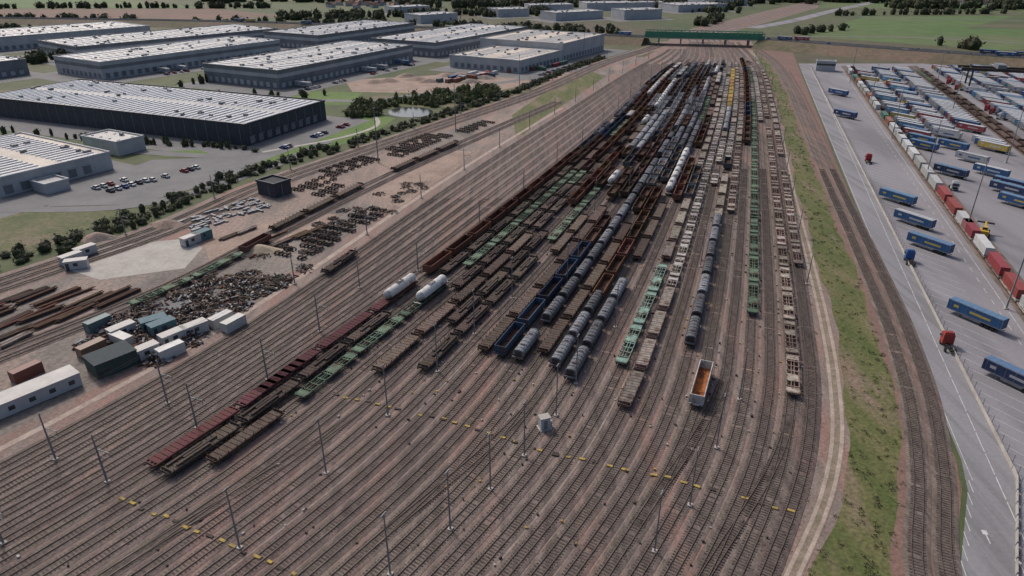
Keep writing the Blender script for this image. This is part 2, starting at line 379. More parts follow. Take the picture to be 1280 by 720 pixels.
MIX={'dark':['flat_dark','gond_brown','flat_brown','skel_green'],'rusty':['gond_rust','gond_rust','gond_brown','gond_blue','hopper_b'],
 'pale':['skel_beige','skel_beige','skel_beige','flat_pale','hood_white','gond_grey'],'greens':['skel_green','skel_green','skel_beige'],
 'pinks':['skel_pink','skel_pink','flat_pale','skel_beige'],'greys':['hood_grey','hood_white','gond_grey','hopper_g','gond_brown','tank_grey'],
 'brgrey':['hopper_b','gond_brown','gond_grey','hood_grey','hopper_g','flat_dark'],'any':['hood_grey','gond_brown','van','skel_green','flat_brown','hood_white','tank_white']}
def train(f,y0,y1,k,gap=.045):
    y=y0; run=0; cur=None
    while y<y1:
        if k in MIX:
            if run<=0: cur=random.choice(MIX[k]); run=random.randint(1,5)
            kk=cur; run-=1
        else: kk=k
        nm,me,L=KIND[kk]
        D=float(f(y+L/2+.5)-f(y+L/2-.5)); l=math.hypot(1,D); yc=y+L/2/l
        put(me,nm,(float(f(yc)),yc,.335),math.atan2(1,D)+(math.pi if random.random()<.5 else 0))
        y+=L/l
        if random.random()<gap: y+=random.uniform(3,26)
T={0:[(96.7,115,'flat_maroon'),(119,157,'flat_maroon'),(161,164,'tank_white'),(180,225,'gond_rust'),(228,300,'rusty'),(305,575,'brgrey')],
1:[(94.6,152,'flat_dark'),(180,330,'dark'),(340,560,'rusty')],
2:[(97.8,110,'flat_brown'),(118,158,'skel_green'),(160,163,'tank_white'),(185,262,'skel_green'),(265,330,'dark'),(345,575,'any')],
3:[(170,290,'dark'),(300,555,'gond_rust')],
4:[(128,200,'flat_brown'),(215,330,'dark'),(350,590,'brgrey')],
5:[(150,205,'flat_dark'),(240,310,'gond_rust'),(335,560,'any')],
6:[(128.8,190,'flat_dark'),(205,280,'dark'),(305,590,'greys')],
7:[(195,225,'flat_brown'),(262,272,'tank_white'),(290,555,'pale')],
8:[(137,225,'flat_brown'),(245,590,'brgrey')],
9:[(134.8,225,'rusty'),(250,555,'gond_brown')],
10:[(133,330,'hood_grey'),(335,590,'greys')],
11:[(135.8,205,'flat_brown'),(232,555,'brgrey')],
12:[(129.7,157,'hood_grey'),(163,255,'gond_rust'),(268,590,'greys')],
13:[(125,165,'hood_grey'),(190,235,'flat_brown'),(252,555,'any')],
14:[(245,340,'gond_rust'),(350,600,'any')],
15:[(131,186,'skel_teal'),(190,560,'pale')],
16:[(114.8,160,'flat_pale'),(163,600,'skel_beige')],
17:[(265,400,'pale'),(405,560,'yel')],
18:[(139.4,215,'hood_grey'),(222,600,'pale')],
19:[(115,120,'gond_orange'),(232.8,560,'pinks')],
20:[(330,610,'rusty')],
21:[(155,215,'skel_green'),(217,570,'greens')],
22:[(380,610,'skel_beige')],
23:[(119,600,'skel_pink')],
24:[(186,620,'pinks')]}
for i,l in T.items():
    for y0,y1,k in l: train(TR[i],y0,y1,k,.0 if y1-y0<90 else .05)
train(fS,215,262,'flat_brown'); train(off(fS,5),160,200,'dark'); train(fS,285,330,'dark')
train(lambda y: fM(y)+(fL(y)-fM(y))*.067,180,196,'flat_dark')

# ------------------------------------------------------------------ semi trailers, containers, terminal trains
def paint(c,rand=.15): return M('vehicle_paint',c,tuple(x*.85 for x in c),.5,rough=.5,rand=rand,fine=.08,fscale=2)
m_tyre=M('tyre_rubber',(.02,.02,.02))
pb=[paint((.03,.10,.25)),paint((.03,.05,.12)),paint((.10,.26,.42)),paint((.45,.45,.45)),paint((.33,.06,.06)),paint((.50,.38,.08))]
m_rt=paint((.50,.51,.52))
def trailer(body,stripe,roof=None):
    mb=MB(); 
    mb.box(0,0,1.25,13.6,2.5,2.65,0); mb.box(0,0,3.9,13.5,2.4,.08,1)
    for k in range(9): mb.box(-6+1.5*k,0,3.98,.08,2.35,.03,2)
    for y in(-1,1):
        mb.box(0,y*1.26,1.22,13.62,.06,.16,2); mb.box(0,y*1.26,3.78,13.62,.06,.14,2)
        mb.box(-1.5,y*1.262,2.25,5.2,.03,.6,3); mb.box(4.6,y*1.262,2.3,1.3,.03,.7,3)
        mb.box(.3,y*1.15,.62,4.6,.06,.5,2)
        for k in range(7): mb.box(-6+2*k,y*1.27,1.4,.06,.03,2.35,2)
        for x in(-4.9,-3.6,-2.3): mb.cyl(x,y*1.02,.52,.52,.38,'y',14,4)
        mb.box(3.6,y*.8,.1,.18,.18,1.15,2)
    mb.box(0,0,1.0,13.2,1.0,.25,4)
    for s in(-1,1):
        for y in(-1.2,1.2): mb.box(s*6.82,y,1.25,.08,.12,2.7,2)
    mb.box(-6.84,0,1.35,.05,.06,2.4,2); mb.box(-6.7,0,.5,.12,2.4,.2,2)
    for z in(1.6,2.6,3.4): mb.box(-6.86,0,z,.04,.5,.05,3)
    return mb.mesh('semi_trailer',[body,roof or m_rt,m_steel,stripe,m_tyre])
m_rb=paint((.12,.22,.36))
TM=[trailer(pb[0],pb[5],m_rb),trailer(pb[1],pb[3],m_rb),trailer(pb[2],pb[3]),trailer(pb[3],pb[0]),trailer(pb[4],pb[3]),trailer(pb[0],pb[3]),trailer(pb[5],pb[3])]
def tractor(c):
    mb=MB(); mb.box(1.6,0,.75,2.1,2.45,2.5,0,tx=.94,ty=.96); mb.box(1.4,0,3.25,1.6,2.2,.5,0,tx=.6,ty=.85); mb.box(2.62,0,1.95,.08,2.1,.95,1); mb.box(2.68,0,.75,.1,1.7,.8,2)
    for y in(-1.22,1.22): mb.box(1.9,y,1.95,.8,.05,.75,1); mb.box(2.5,y*1.12,2.0,.1,.2,.6,2)
    mb.box(-.9,0,.75,4.6,.9,.3,2); mb.cyl(-1.6,0,1.15,.5,.12,'z',10,2)
    for x in(1.9,-1.9):
        for y in(-1.05,1.05): mb.cyl(x,y,.52,.52,.36,'y',14,2)
    return mb.mesh('truck_tractor',[c,m_glass,m_tyre])
TT=[tractor(paint((.5,.5,.5))),tractor(paint((.35,.05,.04))),tractor(paint((.04,.12,.30)))]
def container(c,L=12.2):
    mb=MB(); mb.box(0,0,.06,L-.1,2.34,2.5,0); mb.box(0,0,2.53,L-.2,2.3,.05,0)
    for s in(-1,1):
        mb.box(0,s*1.19,0,L,.08,.16,1); mb.box(0,s*1.19,2.48,L,.08,.13,1)
        for y in(-1.17,1.17): mb.box(s*(L/2-.06),y,0,.14,.14,2.62,1)
        for k in range(int(L/.5)): mb.box(-L/2+.3+.5*k,s*1.18,.16,.22,.05,2.3,0)
        mb.box(s*(L/2-.03),0,2.46,.06,2.2,.14,1)
    for y in(-.6,.6,-.25,.25): mb.box(L/2,y,.2,.05,.05,2.2,1)
    return mb.mesh('shipping_container',[c,c])
CM=[container(paint(c)) for c in((.27,.05,.05),(.5,.5,.49),(.04,.10,.25),(.25,.11,.07),(.07,.16,.12),(.42,.42,.40))]
CS=[container(paint(c),6.05) for c in((.20,.07,.06),(.52,.51,.49),(.09,.12,.17),(.20,.13,.09),(.11,.16,.16),(.48,.47,.44))]
HD=math.atan2(-.87,.49)
def TL(x,y,k=None,a=None): put(random.choice(TM) if k is None else TM[k],'semi_trailer',(x,y,.055),(HD if a is None else a)+math.pi+random.uniform(-.03,.03))
for x,y,k in((118.3,153,0),(109.5,124,1),(132.4,200.3,0),(138.9,222,5),(145.3,246,0),(193.9,256,1),(202,280,5),(187.7,241,0),(185,280,1),(196.8,323,0),(220.5,346,5),(211,323,0),(190,393,1),(206.4,300.7,3),(199,262,1)): TL(x,y,k)
for o,ya,yb,st,pr in((10,335,560,5.5,.5),(-18,390,520,14,.3),(25,345,560,4.8,.7),(41,320,560,4.8,.75),(74,255,570,4.6,.8),(89,250,570,4.6,.8),(106,250,570,4.6,.8),(121,250,570,4.6,.8)):
    y=ya
    while y<yb:
        if random.random()<pr:
            k=random.choices([0,1,2,3,4,5,6],[2,1,2,9,3,2,1])[0]; TL(float(fTrm(y))+o,y,k)
            if random.random()<.12: put(random.choice(TT),'truck_tractor',(float(fTrm(y))+o-.49*9.2,y+.87*9.2,.055),HD+math.pi)
        y+=st
for x,y,a in((104,140,1.3),(121,190,1.25),(160,300,1.25),(176,262,-1.9)): put(random.choice(TT),'truck_tractor',(x,y,.055),a)
for o in(0,4.6,55,59.5): build_track(off(fTrm,o),110 if o<10 else 200,590,0)
def loaded(o,y0,y1,seq):
    y=y0;k=0; ang=math.atan2(1,.325)
    while y<y1:
        nm,me,L=KIND['skel_beige']; yc=y+L/2*.95
        put(me,nm,(float(fTrm(yc))+o,yc,.335),ang)
        q=seq[k%len(seq)]; k+=1
        if q is not None: put((CM+CS)[q],'shipping_container',(float(fTrm(yc))+o,yc,1.68),ang)
        y+=L*.951
loaded(0,118,205,[0,0,1,0,0,1]); loaded(0,212,330,[1,0,0,1,5,5,1,1]); loaded(0,335,560,[5,1,3,4,None,1,5,3,5])
train(off(fTrm,55),260,560,'dark'); train(off(fTrm,59.5),300,560,'flat_brown'); train(off(fTrm,4.6),340,560,'dark')
put(CM[0],'shipping_container',(82,71.5,.06),R(70)); 
mb=MB()
y=90.0
while y<330:
    x=float(fTrm(y))-16; mb.box(x,y+3.5,.062,13,.10,.004,0,HD); y+=4.6
for o in(-27,-6.5,-4):
    y=80
    while y<560: 
        x=float(fTrm(y))+o; mb.box(x,y,.062,6 if o!=-6.5 else 3,.15,.004,0,math.atan2(1,.325)); y+=6.3 if o!=-6.5 else 7
mb.obj('parking_markings',[m_white])
mb=MB()
for y in np.arange(0,560,3):
    mb.box(float(fRoadL(y))+.5,float(y),.068,3.16,.12,.004,0,math.atan2(1,.316))
for x,y in((78.5,75),(77,81)): mb.box(x-.2,y,.07,2.2,.2,.004,0,R(76)); mb.box(x+.1,y+1.3,.071,1,.8,.004,0,R(76),.1,.1)
mb.obj('road_markings',[m_white])
mb=MB()
for y in np.arange(0,580,3.0):
    a=math.atan2(3,float(fBar(y+1.5)-fBar(y-1.5))); x=float(fBar(y)); mb.box(x,float(y),.05,3.18,.3,.75,0,a,1,.5)
    mb.box(x+.5,float(y),.05,.08,.08,2.0,1)
mb.obj('concrete_barrier',[m_conc,m_steel])
mb=MB()
for y in np.arange(0,560,2.5):
    x=float(fR1(y))+7.3
    if x<float(fRoadL(y))-1: mb.box(x,float(y),.03,.07,.07,1.6,0)
mb.obj('wire_fence',[m_steel])
mb=MB(); mb.box(0,0,.7,6.5,2.6,1.0,0); mb.box(-2.6,0,1.7,1.6,2.4,.9,0,tx=.8); mb.box(-.6,0,1.7,1.6,1.4,1.6,1,tx=.8); mb.box(-.6,0,3.3,1.4,1.3,.1,0)
for x in(-2.2,2.3):
    for y in(-1.4,1.4): mb.cyl(x,y,.85,.85,.6,'y',14,2)
mb.box(.6,0,2.6,6,.5,.6,0,ry=-.3); mb.box(3.6,0,3.4,.8,5,.35,2); mb.box(3.6,0,3.0,.5,.5,.9,2)
rsme=mb.mesh('reach_stacker',[paint((.55,.38,.04)),m_glass,m_tyre])
for x,y,a in((157,212,1.0),(238,420,2),(268,500,.4)): put(rsme,'reach_stacker',(x,y,.06),a)

# ------------------------------------------------------------------ poles and wires
def mast(h,arm=0,w=.24):
    mb=MB(); mb.box(0,0,0,.8,.8,.3,1); mb.box(0,0,.3,w,w,h,0,tx=.55,ty=.55)
    if not arm:
        mb.box(0,0,h+.25,1.1,.12,.1,0)
        for s in(-.45,.45): mb.box(s,0,h+.1,.32,.3,.12,0)
    if arm:
        mb.box(arm/2,0,h*.72,arm,.12,.12,0); mb.box(arm*.4,0,h*.72,arm*.95,.06,.06,0,ry=-.35); mb.box(arm,0,h*.62,.08,.08,h*.12,0); mb.box(arm*.55,0,h*.6,arm*.9,.06,.06,0)
    return mb
mA=mast(12).mesh('yard_light_mast',[m_steel,m_conc]); mC=mast(9,3.2,.3).mesh('catenary_mast',[m_steel,m_conc])
for x,y in((-43.2,79),(-33.7,96.3),(-25.3,113.5),(-16.8,129.7),(-9.3,146.6),(-10.1,82.9),(-3.8,92.2),(2.3,101.1),(9,113.5),(14,125),(22.5,78.3),(30.4,88.3),(39,103.4),(48,119),(-18.5,73.9),(-42.9,172.6),(0,166),(26,150),(20,190),(38,205),(62,190),(70,240),(48,250),(30,235)):
    put(mA,'yard_light_mast',(x,y,.05),R(68))
for x,y in((-72.2,94),(-62.6,109.5),(-81.3,79.9),(-72.1,117.6),(-54,126.5),(-47.9,147.8),(-85,100)): put(mC,'catenary_mast',(x,y,.05),R(-22),scale=(1,1,1.15))
m_wire=M('copper_wire',(.05,.045,.04),(.07,.06,.055),.5)
def wires(pts,h=6.3):
    mb=MB()
    for (x0,y0),(x1,y1) in zip(pts[:-1],pts[1:]):
        L=math.hypot(x1-x0,y1-y0); a=math.atan2(y1-y0,x1-x0)
        mb.box((x0+x1)/2,(y0+y1)/2,h,L,.03,.03,0,a)
        for s,(q0,q1) in enumerate(((1.3,.5),(.5,.5),(.5,1.3))):
            t0,t1=s/3,(s+1)/3; mb.box(x0+(x1-x0)*(t0+t1)/2,y0+(y1-y0)*(t0+t1)/2,h+(q0+q1)/2,L/3,.035,.035,0,a,ry=-(q1-q0)/(L/3))
    mb.obj('overhead_wires',[m_wire])
rows={k:[] for k in'MLNR'}
for i,y in enumerate(np.arange(61,640,38)):
    y=float(y)
    for k,f,d,yo,an,y_min in(('M',fM,-3,0,-22,170),('L',fL,-4.5,9,-22,170),('N',fMain,-3.5,0,-25,120),('R',fR,6.2,0,160,170)):
        x=float(f(y+yo))+d
        if y>=y_min: put(mC,'catenary_mast',(x,y+yo,.05),R(an))
        s=3.2 if an<0 else -3.2; rows[k].append((x+s*.93,y+yo-s*.36))
    if i%2==1 and y>170: put(mA,'yard_light_mast',(float(fL(y)+(fR(y)-fL(y))*.41),y,.05),R(70)); put(mA,'yard_light_mast',(float(fL(y)+(fR(y)-fL(y))*.80),y+12,.05),R(70))
for k in rows: wires(rows[k])
wires([(x+3,y) for x,y in((-100,62),(-81.3,79.9),(-72.2,94),(-62.6,109.5),(-54,126.5),(-47.9,147.8))])
mH=mast(24,0,.3).mesh('high_light_mast',[m_steel,m_conc])
for x,y in((153,215),(131,160),(172,275),(193,345),(222,430),(245,510),(222,300),(255,400),(-29.5,358),(-60,300),(5,470),(60,600),(290,480)): put(mH,'high_light_mast',(x,y,.05),R(70),scale=(1.3,1.3,1))

mb=MB()
def pads(xa,ya,xb,yb):
    n=int(math.hypot(xb-xa,yb-ya)/2.45)
    for k in range(n+1):
        if random.random()<.1: continue
        t=k/n; x=xa+(xb-xa)*t+random.uniform(-.3,.3); y=ya+(yb-ya)*t+random.uniform(-.3,.3)
        mb.box(x,y,.1,random.uniform(.8,1.4),.5,.24,0 if k%3 else 1,math.atan2(yb-ya,xb-xa)+random.uniform(-.12,.12))
pads(-69.6,90.6,-32.9,73.9); pads(-37.6,120.5,-14,112); pads(-14,112,8,101.5); pads(8,101.5,28,95); pads(28,95,47.4,86.8)
mb.obj('yellow_crossing_pads',[m_yel,m_dark])
mb=MB(); mb.box(0,0,.02,2.6,2.2,.25,2); mb.box(0,0,.27,2.0,1.6,2.5,0); mb.box(0,0,2.77,2.2,1.8,.15,2); mb.box(0,-.81,.3,.8,.04,2,1); mb.box(1.3,.2,.2,.6,.9,1.3,0)
mb.obj('relay_cabin',[m_clad,m_gclad,m_conc],loc=(6.4,109.5,.03),rz=R(20))
mb=MB(); 
for k in range(420):
    y=random.uniform(75,260); i=random.randint(0,23); x=float(TR[i](y))+2.3; mb.box(x,y,.08,random.uniform(.2,.6),random.uniform(.2,.4),random.uniform(.15,.4),random.choice([0,1,1,1,2]),random.uniform(0,3))
mb.obj('trackside_boxes',[m_conc,m_dark,m_yel])

# ------------------------------------------------------------------ warehouses
def warehouse(C,ang,La,Lb,h,wall,roof,sky=None,docks=(1,1),band_=None,name='warehouse'):
    e=empty(name,(C[0],C[1],0),R(ang))
    mb=MB(); mb.box(La/2,Lb/2,0,La,Lb,h,0); mb.obj('walls',[wall],e)
    mb=MB(); t=.5
    mb.box(La/2,Lb/2,h,La-.6,Lb-.6,.25,0)
    for y in(0,Lb): mb.box(La/2,y,h,La+.5,t,.9,1)
    for x in(0,La): mb.box(x,Lb/2,h,t,Lb-t-.01,.9,1)
    mb.obj('roof',[roof,wall],e)
    if sky:
        mb=MB(); nx,ny,sx,sy=sky
        for i in range(nx):
            for j in range(ny):
                mb.box((i+.5)*La/nx,(j+.5)*Lb/ny,h+.25,sx,sy,.45,0,0,.95,.8)
        for k in range(int(La*Lb/350)): mb.box(random.uniform(3,La-3),random.uniform(3,Lb-3),h+.25,random.uniform(1,3),random.uniform(1,2.4),1.2,1)
        mb.obj('skylights',[m_sky,m_gclad],e)
    mb=MB()
    if docks[0]:
        k=4
        while k<La-5: mb.box(k,-.08,.9,3.2,.2,3.3,0); mb.box(k,-.5,4.4,3.6,1.0,.15,1); k+=6.2
    if docks[1]:
        k=4
        while k<Lb-5: mb.box(-.08,k,.9,.2,3.2,3.3,0); k+=6.2
    if band_ is not None:
        mb.box(La/2,-.06,h*.62,La-.2,.14,h*.2,2); mb.box(-.06,Lb/2,h*.62,.14,Lb-.2,h*.2,2)
    for k in range(int(La/7)): mb.box(3.5+k*7,-.03,0,.25,.1,h,1)
    for k in range(int(Lb/7)): mb.box(-.03,3.5+k*7,0,.1,.25,h,1)
    mb.obj('doors_and_trim',[m_gclad if wall!=m_gclad else m_clad,wall if wall!=m_black else m_gclad,band_ or m_clad],e)
    ca,sa=math.cos(R(ang)),math.sin(R(ang)); z=.06+random.random()*.03
    q=[(-22,-24),(La+8,-24),(La+8,Lb+6),(-22,Lb+6)]
    if La>40: polygon('loading_yard',[(C[0]+x*ca-y*sa,C[1]+x*sa+y*ca) for x,y in q],z,m_asph2)
    return e
warehouse((-128.7,328.8),68,64,190,10,m_black,m_roofg,(2,44,26,1.5),(1,0))
warehouse((-302,521),58,167,64,12,m_clad,m_roofw,(26,2,1.6,24),(1,1),m_gclad)
warehouse((-159.7,482),63,161,72,12,m_gclad,m_roofw,(24,3,1.6,18),(1,1),m_clad)
warehouse((6.2,550.8),60,74.4,66,9,m_clad,m_roofb,(10,2,1.2,22),(1,1))
warehouse((43.7,615.8),60,90,84,14,m_clad,m_roofb,(12,2,1.2,26),(1,0))
warehouse((-185,690),60,150,74,13,m_gclad,m_roofg,(20,2,1.6,24),(1,1),m_clad)
warehouse((-68,640),60,170,74,12,m_gclad,m_roofw,(22,2,1.6,24),(1,1),m_clad)
warehouse((-371,611),52,200,80,12,m_gclad,m_roofg,(26,2,1.6,26),(1,1),m_clad)
warehouse((-520,640),52,200,90,12,m_clad,m_roofw,(26,2,1.6,26),(1,1))
warehouse((-420,470),58,90,80,11,m_gclad,m_roofw,(14,2,1.6,26),(1,1))
warehouse((-196.9,250.6),60,46,70,7,m_clad,m_roofb,(2,18,16,1.2),(1,1))
warehouse((-182,311),62,14,26,6,m_clad,m_roofw,(2,4,1,1),(0,0))
warehouse((-181,255),60,9,10,3.5,m_clad,m_roofg,None,(0,0),name='small_office')
warehouse((-90.7,250.6),58,8,10,5,m_black,M('black_roof',(.05,.05,.055)),None,(0,0),name='black_shed')
for c,a,la,lb,h in(((156,1018),20,60,40,12),((60,1000),30,80,40,10),((-20,1060),25,50,40,10),((260,1150),20,90,60,10),((-120,960),40,60,40,10),((120,1180),10,80,50,11),((30,1150),15,70,40,10),((-180,1120),30,60,40,9),((330,1270),20,90,50,10),((200,1230),10,60,40,9)): warehouse(c,a,la,lb,h,m_clad,m_roofw,(4,3,4,2),(0,0))
# distant village houses
hm=[]
for rf in((.20,.09,.06),(.12,.10,.10),(.25,.14,.10)):
    mb=MB(); mb.box(0,0,0,11,8,5,0); mb.box(0,0,5,11.6,8.6,3.2,1,ty=.02); mb.box(3,1,6.5,.8,.8,2.4,0)
    for x in(-3.5,0,3.5):
        for s in(-1,1):
            for z in(1,3.2): mb.box(x,s*4.02,z,1.1,.08,1.2,2)
    hm.append(mb.mesh('house',[m_clad,M('roof_tiles',rf),m_glass]))
for cx,cy,n in((-250,1280,22),(60,1330,26),(420,1480,20),(900,1330,18)):
    for k in range(n): put(random.choice(hm),'house',(cx+random.uniform(-90,90),cy+random.uniform(-50,50),0),random.uniform(0,3))

def cabin(L,Wd,h,c,roof):
    mb=MB(); mb.box(0,0,.15,L,Wd,h,0); mb.box(0,0,h+.15,L+.25,Wd+.25,.18,1); 
    n=max(1,int(L/3.2))
    for k in range(n):
        x=-L/2+L*(k+.5)/n
        for s in(-1,1): mb.box(x,s*(Wd/2+.01),1.2,1.2,.06,1.0,2); 
        mb.box(x+1.4,-Wd/2-.02,.2,.06,.06,h,1)
    mb.box(-L/2+.8,-Wd/2-.01,.2,.9,.08,2.05,2)
    return mb.mesh('site_cabin',[c,roof,m_glass])
cw=cabin(6,2.6,2.6,m_clad,m_roofw); cl=cabin(19,5,3,m_clad,m_roofw); cg=cabin(9,6.5,3.4,M('green_wall',(.05,.08,.07)),M('dark_green_roof',(.06,.075,.08)))
ct=cabin(6,3,2.6,M('teal_wall',(.10,.18,.19)),M('teal_roof',(.15,.22,.24)))
put(cl,'site_office',(-101.5,118.5,.03),R(52)); put(cg,'green_shed',(-91,132,.03),R(50))
for x,y,a,k in((-85.5,136,52,0),(-82,143,52,0),(-78.5,147,50,0),(-87,148,50,1),(-90,150,40,1),(-134,190,60,0),(-133,196,60,0),(-130,186,20,0),(-104,205,60,0),(-102,209,60,1),(-96,146,55,0)): put((cw,ct)[k],'site_cabin',(x,y,.03),R(a))
polygon('concrete_pad',[(-130.7,184),(-135,201.6),(-107,209.8),(-99,201.6),(-98,186),(-119,178)],.05,m_conc)
polygon('sandy_ground',[(-53.7,258),(-47,280),(-43.7,304.6),(-30,322),(-19,318.5),(-22,300),(-25.6,285.7),(-35,262),(-41.5,239.6)],.05,m_earth)
polygon('sandy_ground',[(-100,205),(-96,216),(-88,222),(-80,232),(-70,235),(-62,232),(-66,218),(-78,205),(-84,196),(-92,190)],.048,m_earth)
polygon('hardstanding',[(-112,152),(-104,166),(-92,176),(-82,170),(-90,158),(-100,146)],.048,m_asph2)
def stack(L,n,h):
    mb=MB()
    for l in range(h):
        for k in range(n): mb.box(random.uniform(-.5,.5),(k-(n-1)/2)*.42,.12+l*.28,L*random.uniform(.8,1),.26,.22,random.choice([0,0,1]))
    for x in(-L*.3,0,L*.3): mb.box(x,0,0,.2,n*.45,.12,2)
    return mb
pr1=W((.15,.07,.042)); pr2=W((.09,.055,.04))
SM=[stack(14,4,3).mesh('rail_stack',[pr1,pr2,m_sleeper]),stack(12,3,3).mesh('rail_stack',[pr2,pr1,m_sleeper]),stack(11,5,2).mesh('rail_stack',[P['wood'],pr2,m_sleeper]),stack(16,2,2).mesh('rail_stack',[pr1,P['wood'],m_sleeper]),stack(8,5,3).mesh('rail_stack',[P['beige'],P['wood'],m_sleeper])]
for y in np.arange(124,208,10.5):
    for d in np.arange(4,48,2.9):
        x=float(fS(y))-d
        if x<float(fMain(y))+17: continue
        if 176<y<212 and x<-95: continue
        if random.random()<.8: put(random.choice(SM),'rail_stack',(x,float(y)+random.uniform(-2.5,2.5),.03),R(62)+random.uniform(-.1,.1))
for x,y in((-93,212),(-90,216),(-84,205),(-80,209),(-75,205),(-72,210),(-68,214),(-78,200)): put(random.choice(SM),'rail_stack',(x,y,.03),R(62)+random.uniform(-.1,.1))
mb=MB(); wheels(mb,0); mb.box(0,0,.75,.8,2.2,.2,1); BG=mb.mesh('stored_bogie',[m_dark,P['dkbrown']])
def bogies(cx,cy,nu,nv,du=4.2,dv=3.0,a=66,p=.85):
    for i in range(nu):
        for j in range(nv):
            if random.random()<p:
                u=(i-nu/2)*du; v=(j-nv/2)*dv; c,s=math.cos(R(a)),math.sin(R(a)); put(BG,'stored_bogie',(cx+u*c-v*s,cy+u*s+v*c,.05),R(a)+random.uniform(-.15,.15))
bogies(-46,338,11,5,a=62,du=3.6); bogies(-52,320,4,3); bogies(-72,298,7,4,a=60); bogies(-80,272,6,3); bogies(-58,222,8,4,a=66,p=.7); bogies(-66,205,5,4,p=.7); bogies(-20,372,7,3,a=60); bogies(-72,262,4,3,p=.7); bogies(-52,236,5,3,p=.6)
mb=MB()
for k in range(70):
    u=random.uniform(-16,16); v=random.uniform(-7,7); c,s=math.cos(R(55)),math.sin(R(55)); mb.box(-103+u*c-v*s,233+u*s+v*c,.05,random.uniform(1.5,4),.8,random.uniform(.3,.9),random.choice([0,1]),R(55)+random.choice([0,0,1.57]))
mb.obj('steel_panel_stacks',[m_steel,m_gclad])
def scrap(n,r):
    mb=MB()
    for k in range(n):
        a=random.uniform(0,6.28); d=r*math.sqrt(random.random()); hz=max(0,(1-d/r))*1.6*random.random()
        mb.box(d*math.cos(a),d*math.sin(a),hz,random.uniform(.3,2.2),random.uniform(.1,.7),random.uniform(.1,.5),random.choice([0,0,1,2,2,3,3,4]),random.uniform(0,3),1,1,random.uniform(-.5,.5),random.uniform(-.5,.5))
    return mb.mesh('scrap_pile',[pr1,m_steel,m_dark,P['wood'],P['pgrey']])
SC=[scrap(90,4),scrap(70,3),scrap(40,4.5)]
for k in range(70):
    y=random.uniform(124,180); x=random.uniform(float(fS(y))+9,float(fM(y))-7)
    if x>-84 or y>138: put(random.choice(SC),'scrap_pile',(x,y,.03),random.uniform(0,6))
for k in range(40):
    y=random.uniform(180,270); x=random.uniform(float(fS(y))+10,float(fM(y))-6)
    if x>float(fS(y))+9: put(random.choice(SC),'scrap_pile',(x,y,.03),random.uniform(0,6),scale=(.6,.6,.6))
for x,y,k,a in((-108,128,0,60),(-99,138,3,60),(-94,142,5,150),(-80,137,1,52),(-74,152,1,60),(-70,150,5,62),(-104,150,4,60)): put(CS[k],'shipping_container',(x,y,.05),R(a))
for k in range(26):
    t=random.random(); put(random.choice(CM+CS),'shipping_container',(-60+t*105,505+t*95+random.uniform(-12,12),.09),R(random.choice([60,60,150])))
def heap(x,y,r,h,mat,name='sand_pile'):
    mb=MB(); n=16; vs=[];fs=[]
    for j,(q,z) in enumerate(((1,0),(.75,.3),(.45,.68),(.2,.93),(.02,1))):
        for k in range(n):
            a=6.283*k/n; rr=r*q*(1+.12*math.sin(3*a+x)+random.uniform(-.04,.04)); vs.append((x+rr*math.cos(a)*1.5,y+rr*math.sin(a),.02+z*h))
    for j in range(4):
        for k in range(n): fs.append((j*n+k,j*n+(k+1)%n,(j+1)*n+(k+1)%n,(j+1)*n+k))
    mb.add(vs,fs,0); mb.obj(name,[mat])
heap(-80,199,4.5,2.2,M('sand',(.46,.37,.26))); heap(-120,222,4,2,m_earth); heap(-137,210,4,2,m_ind,'gravel_pile')
for k in range(9): heap(-100+k*10,520+random.uniform(-12,20),6,2.5,random.choice([m_earth,m_ind]),'gravel_pile')

def car(c):
    mb=MB(); mb.box(0,0,.35,4.3,1.75,.55,0,tx=.97,ty=.95); mb.box(-.2,0,.9,2.5,1.6,.55,1,tx=.7,ty=.82); mb.box(-.2,0,1.44,1.7,1.3,.05,0)
    for x in(-1.35,1.35):
        for y in(-.82,.82): mb.cyl(x,y,.33,.33,.2,'y',10,2)
    for y in(-.6,.6): mb.box(2.13,y,.6,.06,.35,.15,3)
    return mb.mesh('parked_car',[c,m_glass,m_tyre,m_white])
CR=[car(paint(c)) for c in((.5,.5,.5),(.04,.04,.05),(.25,.26,.28),(.3,.03,.03),(.04,.08,.22),(.6,.6,.6))]
for r,(x0,y0) in enumerate(((-166,262),(-160,256),(-150,270))):
    for k in range(9):
        if random.random()<.6: put(random.choice(CR),'parked_car',(x0+k*1.5,y0+k*2.6,.1),R(150))
for k in range(70):
    b=random.choice([((-159.7,482),63,150),((-302,521),58,150),((6,550),60,60),((-128,328),68,60),((-68,640),60,150)])
    t=random.uniform(0,b[2]); a=R(b[1]); put(random.choice(CR),'parked_car',(b[0][0]+t*math.cos(a)+18*math.sin(a),b[0][1]+t*math.sin(a)-18*math.cos(a),.12),a+1.57)
for (cx,cy),ang,n in(((-159.7,482),63,20),((-302,521),58,18),((-68,640),60,16),((-185,690),60,14)):
    a=R(ang)
    for k in range(n):
        if random.random()<.3: t=6+k*7.4; put(TM[random.choice([3,3,2,0])],'semi_trailer',(cx+t*math.cos(a)+9*math.sin(a),cy+t*math.sin(a)-9*math.cos(a),.12),a+1.57)

